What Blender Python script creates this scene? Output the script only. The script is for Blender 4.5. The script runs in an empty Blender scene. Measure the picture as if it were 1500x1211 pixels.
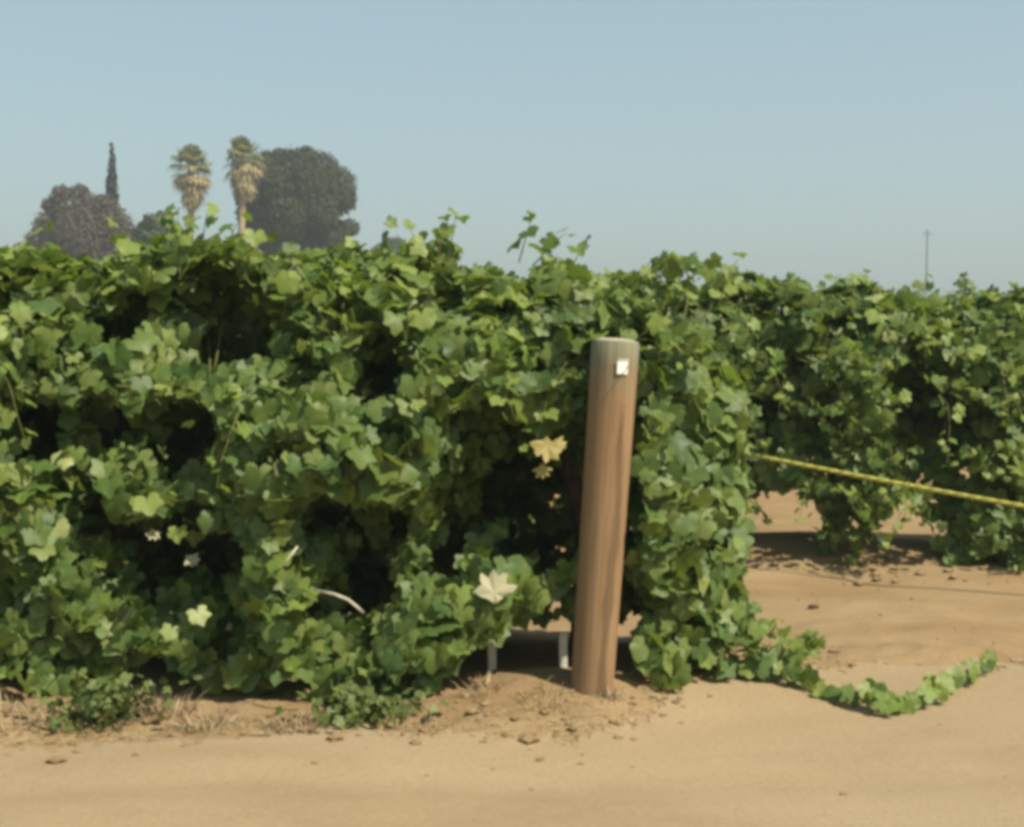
import bpy, math, random
import numpy as np
from mathutils import Vector, Matrix

C = bpy.context.scene.collection
scene = bpy.context.scene
RNG = np.random.default_rng(11)
random.seed(5)
R = math.radians

# ------------------------------------------------------------------ camera
FPX = 2100.0                       # focal length in pixels of a 1500 px wide frame
EYE = 1.75
PITCH = math.atan(120.5 / FPX)
cam_d = bpy.data.cameras.new('camera')
cam = bpy.data.objects.new('camera', cam_d)
C.objects.link(cam)
cam_d.sensor_width = 36.0
cam_d.lens = 36.0 * FPX / 1500.0
cam.location = (0, 0, EYE)
cam.rotation_euler = (math.pi / 2 - PITCH, 0, 0)
cam_d.clip_end = 6000
scene.camera = cam

# ------------------------------------------------------------------ world, sun, exposure
SUN = Vector((0.60, -0.40, 0.90)).normalized()      # direction towards the sun
w = bpy.data.worlds.new('World')
scene.world = w
w.use_nodes = True
nt = w.node_tree
bg = nt.nodes['Background']
sky = nt.nodes.new('ShaderNodeTexSky')
sky.sky_type = 'NISHITA'
sky.sun_disc = False
sky.sun_elevation = math.asin(SUN.z)
sky.sun_rotation = math.atan2(SUN.x, SUN.y)
sky.air_density = 1.0
sky.dust_density = 1.6
sky.ozone_density = 1.0
wb = nt.nodes.new('ShaderNodeVectorMath')          # the photograph's white balance
wb.operation = 'MULTIPLY'
wb.inputs[1].default_value = (1.60, 1.84, 1.80)
flat = nt.nodes.new('ShaderNodeGamma')              # a hazy, even sky
flat.inputs[1].default_value = 0.5
nt.links.new(sky.outputs[0], flat.inputs[0])
nt.links.new(flat.outputs[0], wb.inputs[0])
nt.links.new(wb.outputs[0], bg.inputs[0])
bg.inputs[1].default_value = 0.087
sun_d = bpy.data.lights.new('sun', 'SUN')
sun_d.energy = 3.7
sun_d.angle = R(0.6)
sun_d.color = (1.0, 0.90, 0.76)
sun = bpy.data.objects.new('sun', sun_d)
C.objects.link(sun)
sun.location = (20, -5, 25)
sun.rotation_euler = SUN.to_track_quat('Z', 'Y').to_euler()
scene.view_settings.view_transform = 'Standard'
scene.view_settings.look = 'None'
scene.view_settings.exposure = 0.92
scene.view_settings.gamma = 1.0
scene.view_settings.use_curve_mapping = False
scene.render.engine = 'CYCLES'
scene.cycles.use_denoising = True
scene.cycles.max_bounces = 8
scene.cycles.transmission_bounces = 4
scene.cycles.volume_bounces = 2
scene.cycles.filter_width = 4.2
scene.render.filter_size = 4.2


# ------------------------------------------------------------------ helpers
def at(px, py, Y):
    """A point of the place: the ray through a pixel of the photograph, met at depth Y."""
    x = (px - 750.0) / FPX
    u = (605.5 - py) / FPX
    yw = math.cos(PITCH) + math.sin(PITCH) * u
    zw = -math.sin(PITCH) + math.cos(PITCH) * u
    t = Y / yw
    return Vector((x * t, Y, EYE + zw * t))


def proj(P):
    """World points (n,3) -> pixels of the 1500 px frame and depth."""
    d = P - np.array([0, 0, EYE])
    cp, sp = math.cos(PITCH), math.sin(PITCH)
    f = d[:, 1] * cp - d[:, 2] * sp
    u = d[:, 1] * sp + d[:, 2] * cp
    f = np.maximum(f, 0.05)
    return 750 + FPX * d[:, 0] / f, 605.5 - FPX * u / f, f


def _h(ix, iy, iz, seed):
    n = (ix * 374761393 + iy * 668265263 + iz * 2147483647 + seed * 974634777) & 0xffffffff
    n = ((n ^ (n >> 13)) * 1274126177) & 0xffffffff
    n = n ^ (n >> 16)
    return (n & 0xffff) / 32767.5 - 1.0


def noise(x, y, z=0.0, seed=0):
    """Value noise in -1..1, vectorised."""
    x, y, z = np.broadcast_arrays(np.asarray(x, float), np.asarray(y, float), np.asarray(z, float))
    ix, iy, iz = (np.floor(a).astype(np.int64) for a in (x, y, z))
    fx, fy, fz = x - ix, y - iy, z - iz
    fx, fy, fz = (a * a * (3 - 2 * a) for a in (fx, fy, fz))
    out = 0
    for dx in (0, 1):
        for dy in (0, 1):
            for dz in (0, 1):
                wgt = (fx if dx else 1 - fx) * (fy if dy else 1 - fy) * (fz if dz else 1 - fz)
                out = out + wgt * _h(ix + dx, iy + dy, iz + dz, seed)
    return out


def mesh_np(name, verts, tris, mats, midx=None, smooth=True):
    me = bpy.data.meshes.new(name)
    verts = np.asarray(verts, np.float32).reshape(-1, 3)
    tris = np.asarray(tris, np.int32).reshape(-1, 3)
    me.vertices.add(len(verts))
    me.vertices.foreach_set('co', verts.ravel())
    me.loops.add(len(tris) * 3)
    me.loops.foreach_set('vertex_index', tris.ravel())
    me.polygons.add(len(tris))
    me.polygons.foreach_set('loop_start', np.arange(0, len(tris) * 3, 3, dtype=np.int32))
    for m in mats:
        me.materials.append(m)
    if midx is not None:
        me.polygons.foreach_set('material_index', np.asarray(midx, np.int32))
    me.polygons.foreach_set('use_smooth', np.full(len(tris), smooth, dtype=bool))
    me.update(calc_edges=True)
    me.validate()
    return me


class MB:
    """Collects triangles for one mesh."""
    def __init__(self):
        self.v, self.t, self.n = [], [], 0
        self.m = []

    def add(self, v, t, mi=0):
        v = np.asarray(v, float).reshape(-1, 3)
        t = np.asarray(t, int).reshape(-1, 3)
        self.v.append(v)
        self.t.append(t + self.n)
        self.m.append(np.full(len(t), mi))
        self.n += len(v)

    def tube(self, pts, rad, sides=8, cap=True, mi=0, wob=0.0, seed=0, flat=1.0):
        pts = np.asarray([tuple(p) for p in pts], float)
        n = len(pts)
        rad = np.broadcast_to(np.asarray(rad, float), (n,))
        tan = np.gradient(pts, axis=0)
        tan /= np.linalg.norm(tan, axis=1)[:, None] + 1e-9
        ref = np.array([0, 0, 1.0]) if abs(tan[0][2]) < 0.9 else np.array([1.0, 0, 0])
        V = []
        a = np.arange(sides) / sides * 2 * math.pi
        for i in range(n):
            s = np.cross(tan[i], ref)
            s /= np.linalg.norm(s) + 1e-9
            b = np.cross(s, tan[i])
            ref = b
            rr = rad[i] * (1 + wob * noise(a * 1.7, i * 0.6, 0, seed))
            V.append(pts[i] + (np.cos(a) * rr)[:, None] * s + (np.sin(a) * rr * flat)[:, None] * b)
        V = np.vstack(V)
        T = []
        for i in range(n - 1):
            for k in range(sides):
                p, q = i * sides + k, i * sides + (k + 1) % sides
                T += [(p, p + sides, q), (q, p + sides, q + sides)]
        if cap:
            V = np.vstack([V, pts[0], pts[-1]])
            c0, c1 = n * sides, n * sides + 1
            for k in range(sides):
                T.append((c0, k, (k + 1) % sides))
                T.append((c1, (n - 1) * sides + (k + 1) % sides, (n - 1) * sides + k))
        self.add(V, T, mi)

    def build(self, name, mats, parent=None, smooth=True, loc=None):
        if not isinstance(mats, (list, tuple)):
            mats = [mats]
        V = np.vstack(self.v)
        if parent is not None:
            V = V - np.array(parent.location)
        elif loc is not None:
            V = V - np.array(loc)
        me = mesh_np(name, V, np.vstack(self.t), mats, np.concatenate(self.m), smooth)
        o = bpy.data.objects.new(name, me)
        C.objects.link(o)
        if parent is not None:
            o.parent = parent
        elif loc is not None:
            o.location = loc
        return o


def tag(o, label=None, cat=None, group=None, kind=None):
    for k, v in (('label', label), ('category', cat), ('group', group), ('kind', kind)):
        if v:
            o[k] = v
    return o


def empty(name, loc):
    o = bpy.data.objects.new(name, None)
    o.empty_display_size = 0.2
    o.location = loc
    C.objects.link(o)
    return o


def mat(name, color, rough=0.8, spec=0.3):
    m = bpy.data.materials.new(name)
    m.use_nodes = True
    b = m.node_tree.nodes['Principled BSDF']
    b.inputs['Base Color'].default_value = (*color, 1)
    b.inputs['Roughness'].default_value = rough
    b.inputs['Specular IOR Level'].default_value = spec
    return m


def N(m, t, **kw):
    n = m.node_tree.nodes.new(t)
    for k, v in kw.items():
        setattr(n, k, v)
    return n


def L(m, a, b):
    m.node_tree.links.new(a, b)


def ramp(m, fac, stops, interp='LINEAR'):
    r = N(m, 'ShaderNodeValToRGB')
    r.color_ramp.interpolation = interp
    e = r.color_ramp.elements
    e[0].position, e[0].color = stops[0][0], (*stops[0][1], 1)
    e[1].position, e[1].color = stops[-1][0], (*stops[-1][1], 1)
    for p, c in stops[1:-1]:
        k = e.new(p)
        k.color = (*c, 1)
    L(m, fac, r.inputs[0])
    return r.outputs[0]


def leaf_material(name, stops, back, transl, trans_w=0.3, rough=0.5, spec=0.35):
    """Leaf: per-leaf colour, paler underside, light passing through."""
    m = bpy.data.materials.new(name)
    m.use_nodes = True
    b = m.node_tree.nodes['Principled BSDF']
    out = m.node_tree.nodes['Material Output']
    g = N(m, 'ShaderNodeNewGeometry')
    oi = N(m, 'ShaderNodeObjectInfo')
    ad = N(m, 'ShaderNodeMath', operation='ADD')
    L(m, g.outputs['Random Per Island'], ad.inputs[0])
    L(m, oi.outputs['Random'], ad.inputs[1])
    fr = N(m, 'ShaderNodeMath', operation='FRACT')
    L(m, ad.outputs[0], fr.inputs[0])
    col = ramp(m, fr.outputs[0], stops)
    tc = N(m, 'ShaderNodeTexCoord')
    nz = N(m, 'ShaderNodeTexNoise')
    nz.inputs['Scale'].default_value = 22
    nz.inputs['Detail'].default_value = 3
    L(m, tc.outputs['Object'], nz.inputs['Vector'])
    mr = N(m, 'ShaderNodeMapRange')
    mr.inputs[1].default_value, mr.inputs[2].default_value = 0.3, 0.7
    mr.inputs[3].default_value, mr.inputs[4].default_value = 0.8, 1.22
    L(m, nz.outputs[0], mr.inputs[0])
    mul = N(m, 'ShaderNodeVectorMath', operation='MULTIPLY')
    L(m, col, mul.inputs[0])
    L(m, mr.outputs[0], mul.inputs[1])
    mx = N(m, 'ShaderNodeMix', data_type='RGBA')
    mx.inputs[7].default_value = (*back, 1)
    mf = N(m, 'ShaderNodeMath', operation='MULTIPLY')
    mf.inputs[1].default_value = 0.7
    L(m, g.outputs['Backfacing'], mf.inputs[0])
    L(m, mf.outputs[0], mx.inputs[0])
    L(m, mul.outputs[0], mx.inputs[6])
    L(m, mx.outputs[2], b.inputs['Base Color'])
    b.inputs['Roughness'].default_value = rough
    b.inputs['Specular IOR Level'].default_value = spec
    tr = N(m, 'ShaderNodeBsdfTranslucent')
    tr.inputs[0].default_value = (*transl, 1)
    ms = N(m, 'ShaderNodeMixShader')
    ms.inputs[0].default_value = trans_w
    L(m, b.outputs[0], ms.inputs[1])
    L(m, tr.outputs[0], ms.inputs[2])
    L(m, ms.outputs[0], out.inputs[0])
    return m


# ------------------------------------------------------------------ materials
M = {}
M['leaf'] = leaf_material('vine_leaf', [(0.0, (0.060, 0.109, 0.028)), (0.3, (0.091, 0.150, 0.033)),
                                        (0.6, (0.120, 0.180, 0.042)), (0.85, (0.155, 0.211, 0.050)),
                                        (1.0, (0.183, 0.222, 0.060))],
                          (0.148, 0.180, 0.088), (0.234, 0.308, 0.042), 0.33)
M['young'] = leaf_material('young_vine_leaf', [(0.0, (0.138, 0.211, 0.040)), (0.5, (0.189, 0.256, 0.050)),
                                               (1.0, (0.240, 0.289, 0.070))],
                           (0.164, 0.206, 0.084), (0.225, 0.329, 0.032), 0.36)
M['yellow'] = leaf_material('yellow_leaf', [(0.0, (0.30, 0.245, 0.075)), (1.0, (0.36, 0.30, 0.10))],
                            (0.45, 0.38, 0.15), (0.5, 0.4, 0.08), 0.3)
M['dry'] = leaf_material('dried_leaf', [(0.0, (0.38, 0.365, 0.23)), (1.0, (0.44, 0.42, 0.27))],
                         (0.40, 0.38, 0.25), (0.4, 0.38, 0.22), 0.25, 0.8, 0.1)
M['limp'] = leaf_material('pale_limp_leaf', [(0.0, (0.25, 0.30, 0.10)), (1.0, (0.34, 0.38, 0.14))],
                          (0.3, 0.33, 0.14), (0.35, 0.4, 0.08), 0.3)


def bark(name, dark, light, scale=18, stretch=0.15):
    m = mat(name, light, 0.9, 0.15)
    b = m.node_tree.nodes['Principled BSDF']
    tc = N(m, 'ShaderNodeTexCoord')
    mp = N(m, 'ShaderNodeMapping')
    mp.inputs['Scale'].default_value = (1, 1, stretch)
    L(m, tc.outputs['Object'], mp.inputs['Vector'])
    nz = N(m, 'ShaderNodeTexNoise')
    nz.inputs['Scale'].default_value = scale
    nz.inputs['Detail'].default_value = 6
    L(m, mp.outputs[0], nz.inputs['Vector'])
    L(m, ramp(m, nz.outputs[0], [(0.3, dark), (0.7, light)]), b.inputs['Base Color'])
    bp = N(m, 'ShaderNodeBump')
    bp.inputs['Strength'].default_value = 0.7
    bp.inputs['Distance'].default_value = 0.02
    L(m, nz.outputs[0], bp.inputs['Height'])
    L(m, bp.outputs[0], b.inputs['Normal'])
    return m


M['bark'] = bark('vine_bark', (0.031, 0.021, 0.016), (0.093, 0.065, 0.050), 30)
M['cane'] = bark('green_cane', (0.10, 0.12, 0.035), (0.19, 0.17, 0.065), 25)
M['palecane'] = bark('bare_cane', (0.42, 0.37, 0.27), (0.6, 0.55, 0.42), 25)
M['treebark'] = bark('tree_bark', (0.06, 0.045, 0.035), (0.17, 0.13, 0.10), 4)
M['straw'] = leaf_material('dry_straw', [(0.0, (0.34, 0.25, 0.12)), (1.0, (0.50, 0.40, 0.22))], (0.4, 0.32, 0.18),
                           (0.3, 0.24, 0.1), 0.2, 0.9, 0.1)
M['deadweed'] = leaf_material('dead_weed', [(0.0, (0.250, 0.181, 0.094)), (1.0, (0.450, 0.362, 0.213))], (0.350, 0.275, 0.188),
                              (0.2, 0.15, 0.08), 0.15, 0.9, 0.1)
M['weed'] = leaf_material('low_weed', [(0.0, (0.08, 0.13, 0.03)), (1.0, (0.17, 0.2, 0.06))], (0.13, 0.17, 0.07),
                          (0.18, 0.24, 0.04), 0.3)


def soil(name, c0, c1, c2, big, bump):
    m = mat(name, c1, 0.95, 0.1)
    b = m.node_tree.nodes['Principled BSDF']
    tc = N(m, 'ShaderNodeTexCoord')
    n1 = N(m, 'ShaderNodeTexNoise')
    n1.inputs['Scale'].default_value = big
    n1.inputs['Detail'].default_value = 8
    n1.inputs['Roughness'].default_value = 0.6
    mp = N(m, 'ShaderNodeMapping')
    mp.inputs['Scale'].default_value = (0.45, 1, 1)
    L(m, tc.outputs['Object'], mp.inputs['Vector'])
    L(m, mp.outputs[0], n1.inputs['Vector'])
    c = ramp(m, n1.outputs[0], [(0.3, c0), (0.52, c1), (0.75, c2)])
    n2 = N(m, 'ShaderNodeTexNoise')
    n2.inputs['Scale'].default_value = 45
    n2.inputs['Detail'].default_value = 6
    n2.inputs['Roughness'].default_value = 0.7
    L(m, tc.outputs['Object'], n2.inputs['Vector'])
    mr = N(m, 'ShaderNodeMapRange')
    mr.inputs[1].default_value, mr.inputs[2].default_value = 0.3, 0.7
    mr.inputs[3].default_value, mr.inputs[4].default_value = 0.86, 1.12
    L(m, n2.outputs[0], mr.inputs[0])
    mul = N(m, 'ShaderNodeVectorMath', operation='MULTIPLY')
    L(m, c, mul.inputs[0])
    L(m, mr.outputs[0], mul.inputs[1])
    L(m, mul.outputs[0], b.inputs['Base Color'])
    bp = N(m, 'ShaderNodeBump')
    bp.inputs['Strength'].default_value = bump
    bp.inputs['Distance'].default_value = 0.03
    L(m, n2.outputs[0], bp.inputs['Height'])
    L(m, bp.outputs[0], b.inputs['Normal'])
    return m


M['soil'] = soil('sandy_soil', (0.228, 0.150, 0.073), (0.297, 0.210, 0.109), (0.329, 0.245, 0.137), 1.3, 0.5)
M['road'] = soil('pale_road_sand', (0.261, 0.192, 0.106), (0.302, 0.228, 0.131), (0.329, 0.254, 0.152), 1.1, 0.25)
M['clod'] = soil('dry_clod', (0.199, 0.136, 0.063), (0.262, 0.186, 0.095), (0.308, 0.226, 0.122), 5, 0.5)

# post wood: red brown weathered shaft going grey to the top, darker stain and cracks
m = mat('weathered_wood', (0.3, 0.16, 0.09), 0.85, 0.15)
b = m.node_tree.nodes['Principled BSDF']
tc = N(m, 'ShaderNodeTexCoord')
sep = N(m, 'ShaderNodeSeparateXYZ')
L(m, tc.outputs['Object'], sep.inputs[0])
mp = N(m, 'ShaderNodeMapping')
mp.inputs['Scale'].default_value = (1, 1, 0.05)
L(m, tc.outputs['Object'], mp.inputs['Vector'])
gr = N(m, 'ShaderNodeTexNoise')
gr.inputs['Scale'].default_value = 42
gr.inputs['Detail'].default_value = 7
gr.inputs['Roughness'].default_value = 0.65
L(m, mp.outputs[0], gr.inputs['Vector'])
brown = ramp(m, gr.outputs[0], [(0.12, (0.176, 0.107, 0.052)), (0.5, (0.264, 0.167, 0.086)), (0.9, (0.335, 0.230, 0.126))])
grey = ramp(m, gr.outputs[0], [(0.25, (0.125, 0.122, 0.080)), (0.5, (0.195, 0.190, 0.125)), (0.75, (0.26, 0.25, 0.17))])
n2 = N(m, 'ShaderNodeTexNoise')
n2.inputs['Scale'].default_value = 5
L(m, tc.outputs['Object'], n2.inputs['Vector'])
md = N(m, 'ShaderNodeMath', operation='MULTIPLY_ADD')
md.inputs[1].default_value = 0.35
L(m, n2.outputs[0], md.inputs[0])
L(m, sep.outputs[2], md.inputs[2])
mr = N(m, 'ShaderNodeMapRange', interpolation_type='SMOOTHSTEP')
mr.inputs[1].default_value, mr.inputs[2].default_value = 1.45, 1.78
L(m, md.outputs[0], mr.inputs[0])
mx = N(m, 'ShaderNodeMix', data_type='RGBA')
L(m, mr.outputs[0], mx.inputs[0])
L(m, brown, mx.inputs[6])
L(m, grey, mx.inputs[7])
# long dark stain down the right of the front
mp3 = N(m, 'ShaderNodeMapping')
mp3.inputs['Scale'].default_value = (1, 1, 0.22)
mp3.inputs['Location'].default_value = (0.0, 0, 0.0)
L(m, tc.outputs['Object'], mp3.inputs['Vector'])
n3 = N(m, 'ShaderNodeTexNoise')
n3.inputs['Scale'].default_value = 9
n3.inputs['Detail'].default_value = 3
L(m, mp3.outputs[0], n3.inputs['Vector'])
sx = N(m, 'ShaderNodeMath', operation='MULTIPLY_ADD')
sx.inputs[1].default_value = 0.10
L(m, n3.outputs[0], sx.inputs[0])
L(m, sep.outputs[0], sx.inputs[2])
dx = N(m, 'ShaderNodeMath', operation='SUBTRACT')
dx.inputs[1].default_value = 0.093
L(m, sx.outputs[0], dx.inputs[0])
ab = N(m, 'ShaderNodeMath', operation='ABSOLUTE')
L(m, dx.outputs[0], ab.inputs[0])
mr3 = N(m, 'ShaderNodeMapRange', interpolation_type='SMOOTHSTEP')
mr3.inputs[1].default_value, mr3.inputs[2].default_value = 0.008, 0.030
mr3.inputs[3].default_value, mr3.inputs[4].default_value = 0.58, 1.0
L(m, ab.outputs[0], mr3.inputs[0])
top3 = N(m, 'ShaderNodeMapRange')
top3.inputs[1].default_value, top3.inputs[2].default_value = 1.0, 1.35
L(m, sep.outputs[2], top3.inputs[0])
mxs = N(m, 'ShaderNodeMath', operation='MAXIMUM')
L(m, mr3.outputs[0], mxs.inputs[0])
L(m, top3.outputs[0], mxs.inputs[1])
mul = N(m, 'ShaderNodeVectorMath', operation='MULTIPLY')
L(m, mx.outputs[2], mul.inputs[0])
L(m, mxs.outputs[0], mul.inputs[1])
L(m, mul.outputs[0], b.inputs['Base Color'])
bp = N(m, 'ShaderNodeBump')
bp.inputs['Strength'].default_value = 0.5
bp.inputs['Distance'].default_value = 0.01
L(m, gr.outputs[0], bp.inputs['Height'])
L(m, bp.outputs[0], b.inputs['Normal'])
M['post'] = m
M['postend'] = bark('sawn_wood_end', (0.34, 0.30, 0.20), (0.50, 0.45, 0.32), 30, 1.0)
M['white'] = mat('white_plastic', (0.82, 0.82, 0.74), 0.35, 0.5)
M['stake'] = bark('pale_stake_wood', (0.55, 0.50, 0.38), (0.72, 0.67, 0.54), 20)
M['rope'] = bark('yellow_rope_fibre', (0.357, 0.348, 0.068), (0.476, 0.459, 0.111), 60, 1.0)
M['wire'] = mat('galvanised_wire', (0.35, 0.34, 0.32), 0.5, 0.5)


# ------------------------------------------------------------------ rows: lines on the ground
def rowline(ax, ay, slope):
    d = np.array([1.0, slope])
    d /= np.linalg.norm(d)
    return dict(a=np.array([ax, ay]), d=d, n=np.array([d[1], -d[0]]))      # n points to the camera side


ROW1 = rowline(0.40, 7.25, -0.09)
ROW2 = rowline(2.38, 11.2, -0.22)
ROW3 = rowline(1.6, 15.6, -0.18)


def rc(row, x, y):
    px, py = x - row['a'][0], y - row['a'][1]
    return px * row['d'][0] + py * row['d'][1], px * row['n'][0] + py * row['n'][1]


def road_edge(x):
    return 6.12 + 0.10 * np.sin(x * 1.1 + 0.6) + 0.20 * noise(x * 1.3, 3.1, 0, 4) + 0.95 / (1 + np.exp(-(x - 0.75) / 0.12)) - 0.16 * np.exp(-((x - 0.25) / 0.5) ** 2) + 0.25 * np.clip(x - 1.2, 0, 4)


def height(x, y):
    x = np.asarray(x, float)
    y = np.asarray(y, float)
    near = np.exp(-((np.hypot(x, y - 8) / 22.0) ** 4))
    e = y - road_edge(x)
    bank = 1 / (1 + np.exp(-e / 0.07))
    h = 0.035 * noise(x * 0.9, y * 0.9, 0, 1) + 0.012 * noise(x * 3.5, y * 3.5, 0, 2) * (0.4 + 0.6 * bank)
    h = h + bank * (0.030 * noise(x * 5, y * 5, 0, 3) + 0.016 * noise(x * 13, y * 13, 0, 9)) * np.exp(-np.abs(e) / 0.8)
    for row, amp, wid in ((ROW1, 0.09, 0.75), (ROW2, 0.14, 0.75), (ROW3, 0.14, 0.75)):
        s, u = rc(row, x, y)
        lim = 1 / (1 + np.exp((s - (1.1 if row is ROW1 else 9.0)) / 0.15))
        h = h + amp * np.exp(-(u / wid) ** 2) * (lim if row is ROW1 else 1) + 0.03 * np.exp(-((np.abs(u) - wid * 1.5) / 0.12) ** 2) * (row is not ROW1)
    h = h + 0.075 * np.exp(-(((x - 0.22) / 0.55) ** 2 + ((y - 6.62) / 0.33) ** 2))
    # wheel tracks in the road
    for ty in (4.2, 5.5):
        h = h - 0.018 * np.exp(-((y - ty - 0.12 * np.sin(x * 0.5)) / 0.16) ** 2)
    return h * near


def spread(core, lim, step, grow=1.14):
    a, b = core
    mid = list(np.arange(a, b + 1e-6, step))
    lo, hi = [], []
    s, p = step, a
    while p > lim[0]:
        s *= grow
        p -= s
        lo.append(max(p, lim[0]))
    s, p = step, b
    while p < lim[1]:
        s *= grow
        p += s
        hi.append(min(p, lim[1]))
    return np.array(lo[::-1] + mid + hi)


def sheet(name, xs, ys, m, lift=0.0, keep=None):
    X, Y = np.meshgrid(xs, ys)
    Z = height(X, Y) + lift
    V = np.stack([X, Y, Z], -1).reshape(-1, 3)
    nx = len(xs)
    i, j = np.meshgrid(np.arange(len(xs) - 1), np.arange(len(ys) - 1))
    p = (j * nx + i).ravel()
    if keep is not None:
        cx = (xs[:-1] + xs[1:]) / 2
        cy = (ys[:-1] + ys[1:]) / 2
        CX, CY = np.meshgrid(cx, cy)
        p = p[keep(CX, CY).ravel()]
    T = np.concatenate([np.stack([p, p + 1, p + nx + 1], -1), np.stack([p, p + nx + 1, p + nx], -1)])
    me = mesh_np(name, V, T, [m])
    o = bpy.data.objects.new(name, me)
    C.objects.link(o)
    tag(o, kind='structure')
    return o


XS = spread((-5.0, 6.0), (-1400, 1400), 0.045)
YS = spread((3.2, 13.5), (-60, 1500), 0.045)
sheet('ground', XS, YS, M['soil'])
xr = spread((-5.0, 6.0), (-60, 60), 0.03)
# pale driven sand of the road, a thin ragged layer that thins out at its edge
yr = spread((3.2, 8.6), (-3, 8.7), 0.03)
sheet('dirt_road', xr, yr, M['road'], 0.005,
      keep=lambda x, y: (y < road_edge(x) - 0.05 + 0.13 * noise(x * 4, y * 4, 0, 21) + 0.10 * noise(x * 15, y * 15, 0, 22)))


# ------------------------------------------------------------------ vine leaves
def leaf_template(seed, rings, deep=0.0):
    r = np.random.default_rng(seed)
    ang = [0, 14, 31, 47, 60, 74, 90, 104, 118, 135, 153, 168]
    rad = [1.0, 0.90, 0.75, 0.84, 0.95, 0.82, 0.68, 0.77, 0.81, 0.68, 0.56, 0.30]
    rad = [q * (1 - deep * k) for q, k in zip(rad, [0, .45, 1, .35, 0, .5, 1, .5, 0, .3, .6, 1])]
    A, Q = [], []
    for a, q in zip(ang[::-1], rad[::-1]):
        A.append(-a); Q.append(q)
    for a, q in zip(ang[1:], rad[1:]):
        A.append(a); Q.append(q)
    A = np.radians(np.array(A, float) + r.normal(0, 2.0, len(A)))
    Q = np.array(Q) * (1 + r.normal(0, 0.05, len(Q)))
    fold = r.uniform(0.05, 0.42)
    curl = r.uniform(-0.10, 0.55)
    wav = r.uniform(0.02, 0.09)
    ph = r.uniform(0, 6)

    def zf(a, q):
        x = q * np.sin(a)
        y = q * np.cos(a)
        return fold * np.abs(x) * 0.8 - curl * (q ** 2) * 0.6 + wav * np.sin(a * 5 + ph) * q - 0.10 * y * np.abs(y)
    V = [(0, 0, 0)]
    T = []
    n = len(A)
    if rings:
        ia = A[::2]
        iq = 0.52 * Q[::2]
        for a, q in zip(ia, iq):
            V.append((q * math.sin(a), q * math.cos(a), zf(a, q) + 0.03))
        k = len(ia)
        for i in range(k - 1):
            T.append((0, 2 + i, 1 + i))
        for a, q in zip(A, Q):
            V.append((q * math.sin(a), q * math.cos(a), zf(a, q)))
        o = 1 + k
        for i in range(k - 1):
            p, q2 = 1 + i, 2 + i
            T += [(p, o + 2 * i + 1, o + 2 * i), (p, q2, o + 2 * i + 1), (q2, o + 2 * i + 2, o + 2 * i + 1)]
    else:
        for a, q in zip(A, Q):
            V.append((q * math.sin(a), q * math.cos(a), zf(a, q)))
        for i in range(n - 1):
            T.append((0, 2 + i, 1 + i))
    V = np.array(V, float)
    V[:, 1] -= 0.25
    T = np.array(T)
    # normals upward (+z)
    a, b_, c = V[T[:, 0]], V[T[:, 1]], V[T[:, 2]]
    nz = np.cross(b_ - a, c - a)[:, 2]
    T[nz < 0] = T[nz < 0][:, ::-1]
    return V, T


NT = 10
TPL_LO = [leaf_template(100 + i, False) for i in range(NT)]
TPL_HI = [leaf_template(100 + i, True) for i in range(NT)]
def fan_template(seed):
    """A wide, sharply pointed leaf that narrows to its stalk."""
    r = np.random.default_rng(seed)
    half = [(0, 1.0), (9, .84), (18, .70), (30, .88), (39, .98), (48, .80), (58, .64), (70, .80), (82, .98), (91, .78), (104, .52), (125, .40), (150, .38), (172, .46)]
    pts = [(-a, q) for a, q in half[::-1]] + half[1:]
    V, T = [(0, 0, 0)], []
    c = r.uniform(.05, .3)
    for a, q in pts:
        a = math.radians(a + r.normal(0, 2.5))
        q *= 1 + r.normal(0, .06)
        V.append((q * math.sin(a), q * math.cos(a), c * q * q * .5 + .08 * math.sin(a * 5 + seed)))
    n = len(pts)
    T = [(0, 2 + k, 1 + k) for k in range(n - 1)] + [(0, 1, n)]
    V = np.array(V)
    T = np.array(T)
    a, b_, c_ = V[T[:, 0]], V[T[:, 1]], V[T[:, 2]]
    nz = np.cross(b_ - a, c_ - a)[:, 2]
    T[nz < 0] = T[nz < 0][:, ::-1]
    return V, T


TPL_DRY = [fan_template(300 + i) for i in range(NT)]
LEAF_ME = {k: [mesh_np('leaf', V, T, [M[k]]) for V, T in TPL_HI] for k in ('leaf', 'young', 'yellow', 'dry', 'limp')}
for k in ('dry', 'yellow'):
    LEAF_ME[k] = [mesh_np('leaf', V, T, [M[k]], smooth=False) for V, T in TPL_DRY]


def frames(nrm, tip):
    z = nrm / (np.linalg.norm(nrm, axis=1)[:, None] + 1e-9)
    y = tip - (tip * z).sum(1)[:, None] * z
    y /= np.linalg.norm(y, axis=1)[:, None] + 1e-9
    x = np.cross(y, z)
    return np.stack([x, y, z], -1)         # columns


class Leaves:
    """Leaf placements: position, frame, size, kind."""
    def __init__(self):
        self.P, self.F, self.S, self.K, self.V = [], [], [], [], []

    def add(self, P, nrm, tip, size, kind, vine):
        n = len(P)
        self.P.append(P)
        self.F.append(frames(nrm, tip))
        self.S.append(size)
        self.K.append(np.broadcast_to(kind, (n,)))
        self.V.append(np.broadcast_to(vine, (n,)))

    def cat(self):
        return (np.concatenate(self.P), np.concatenate(self.F), np.concatenate(self.S),
                np.concatenate(self.K), np.concatenate(self.V))


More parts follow.
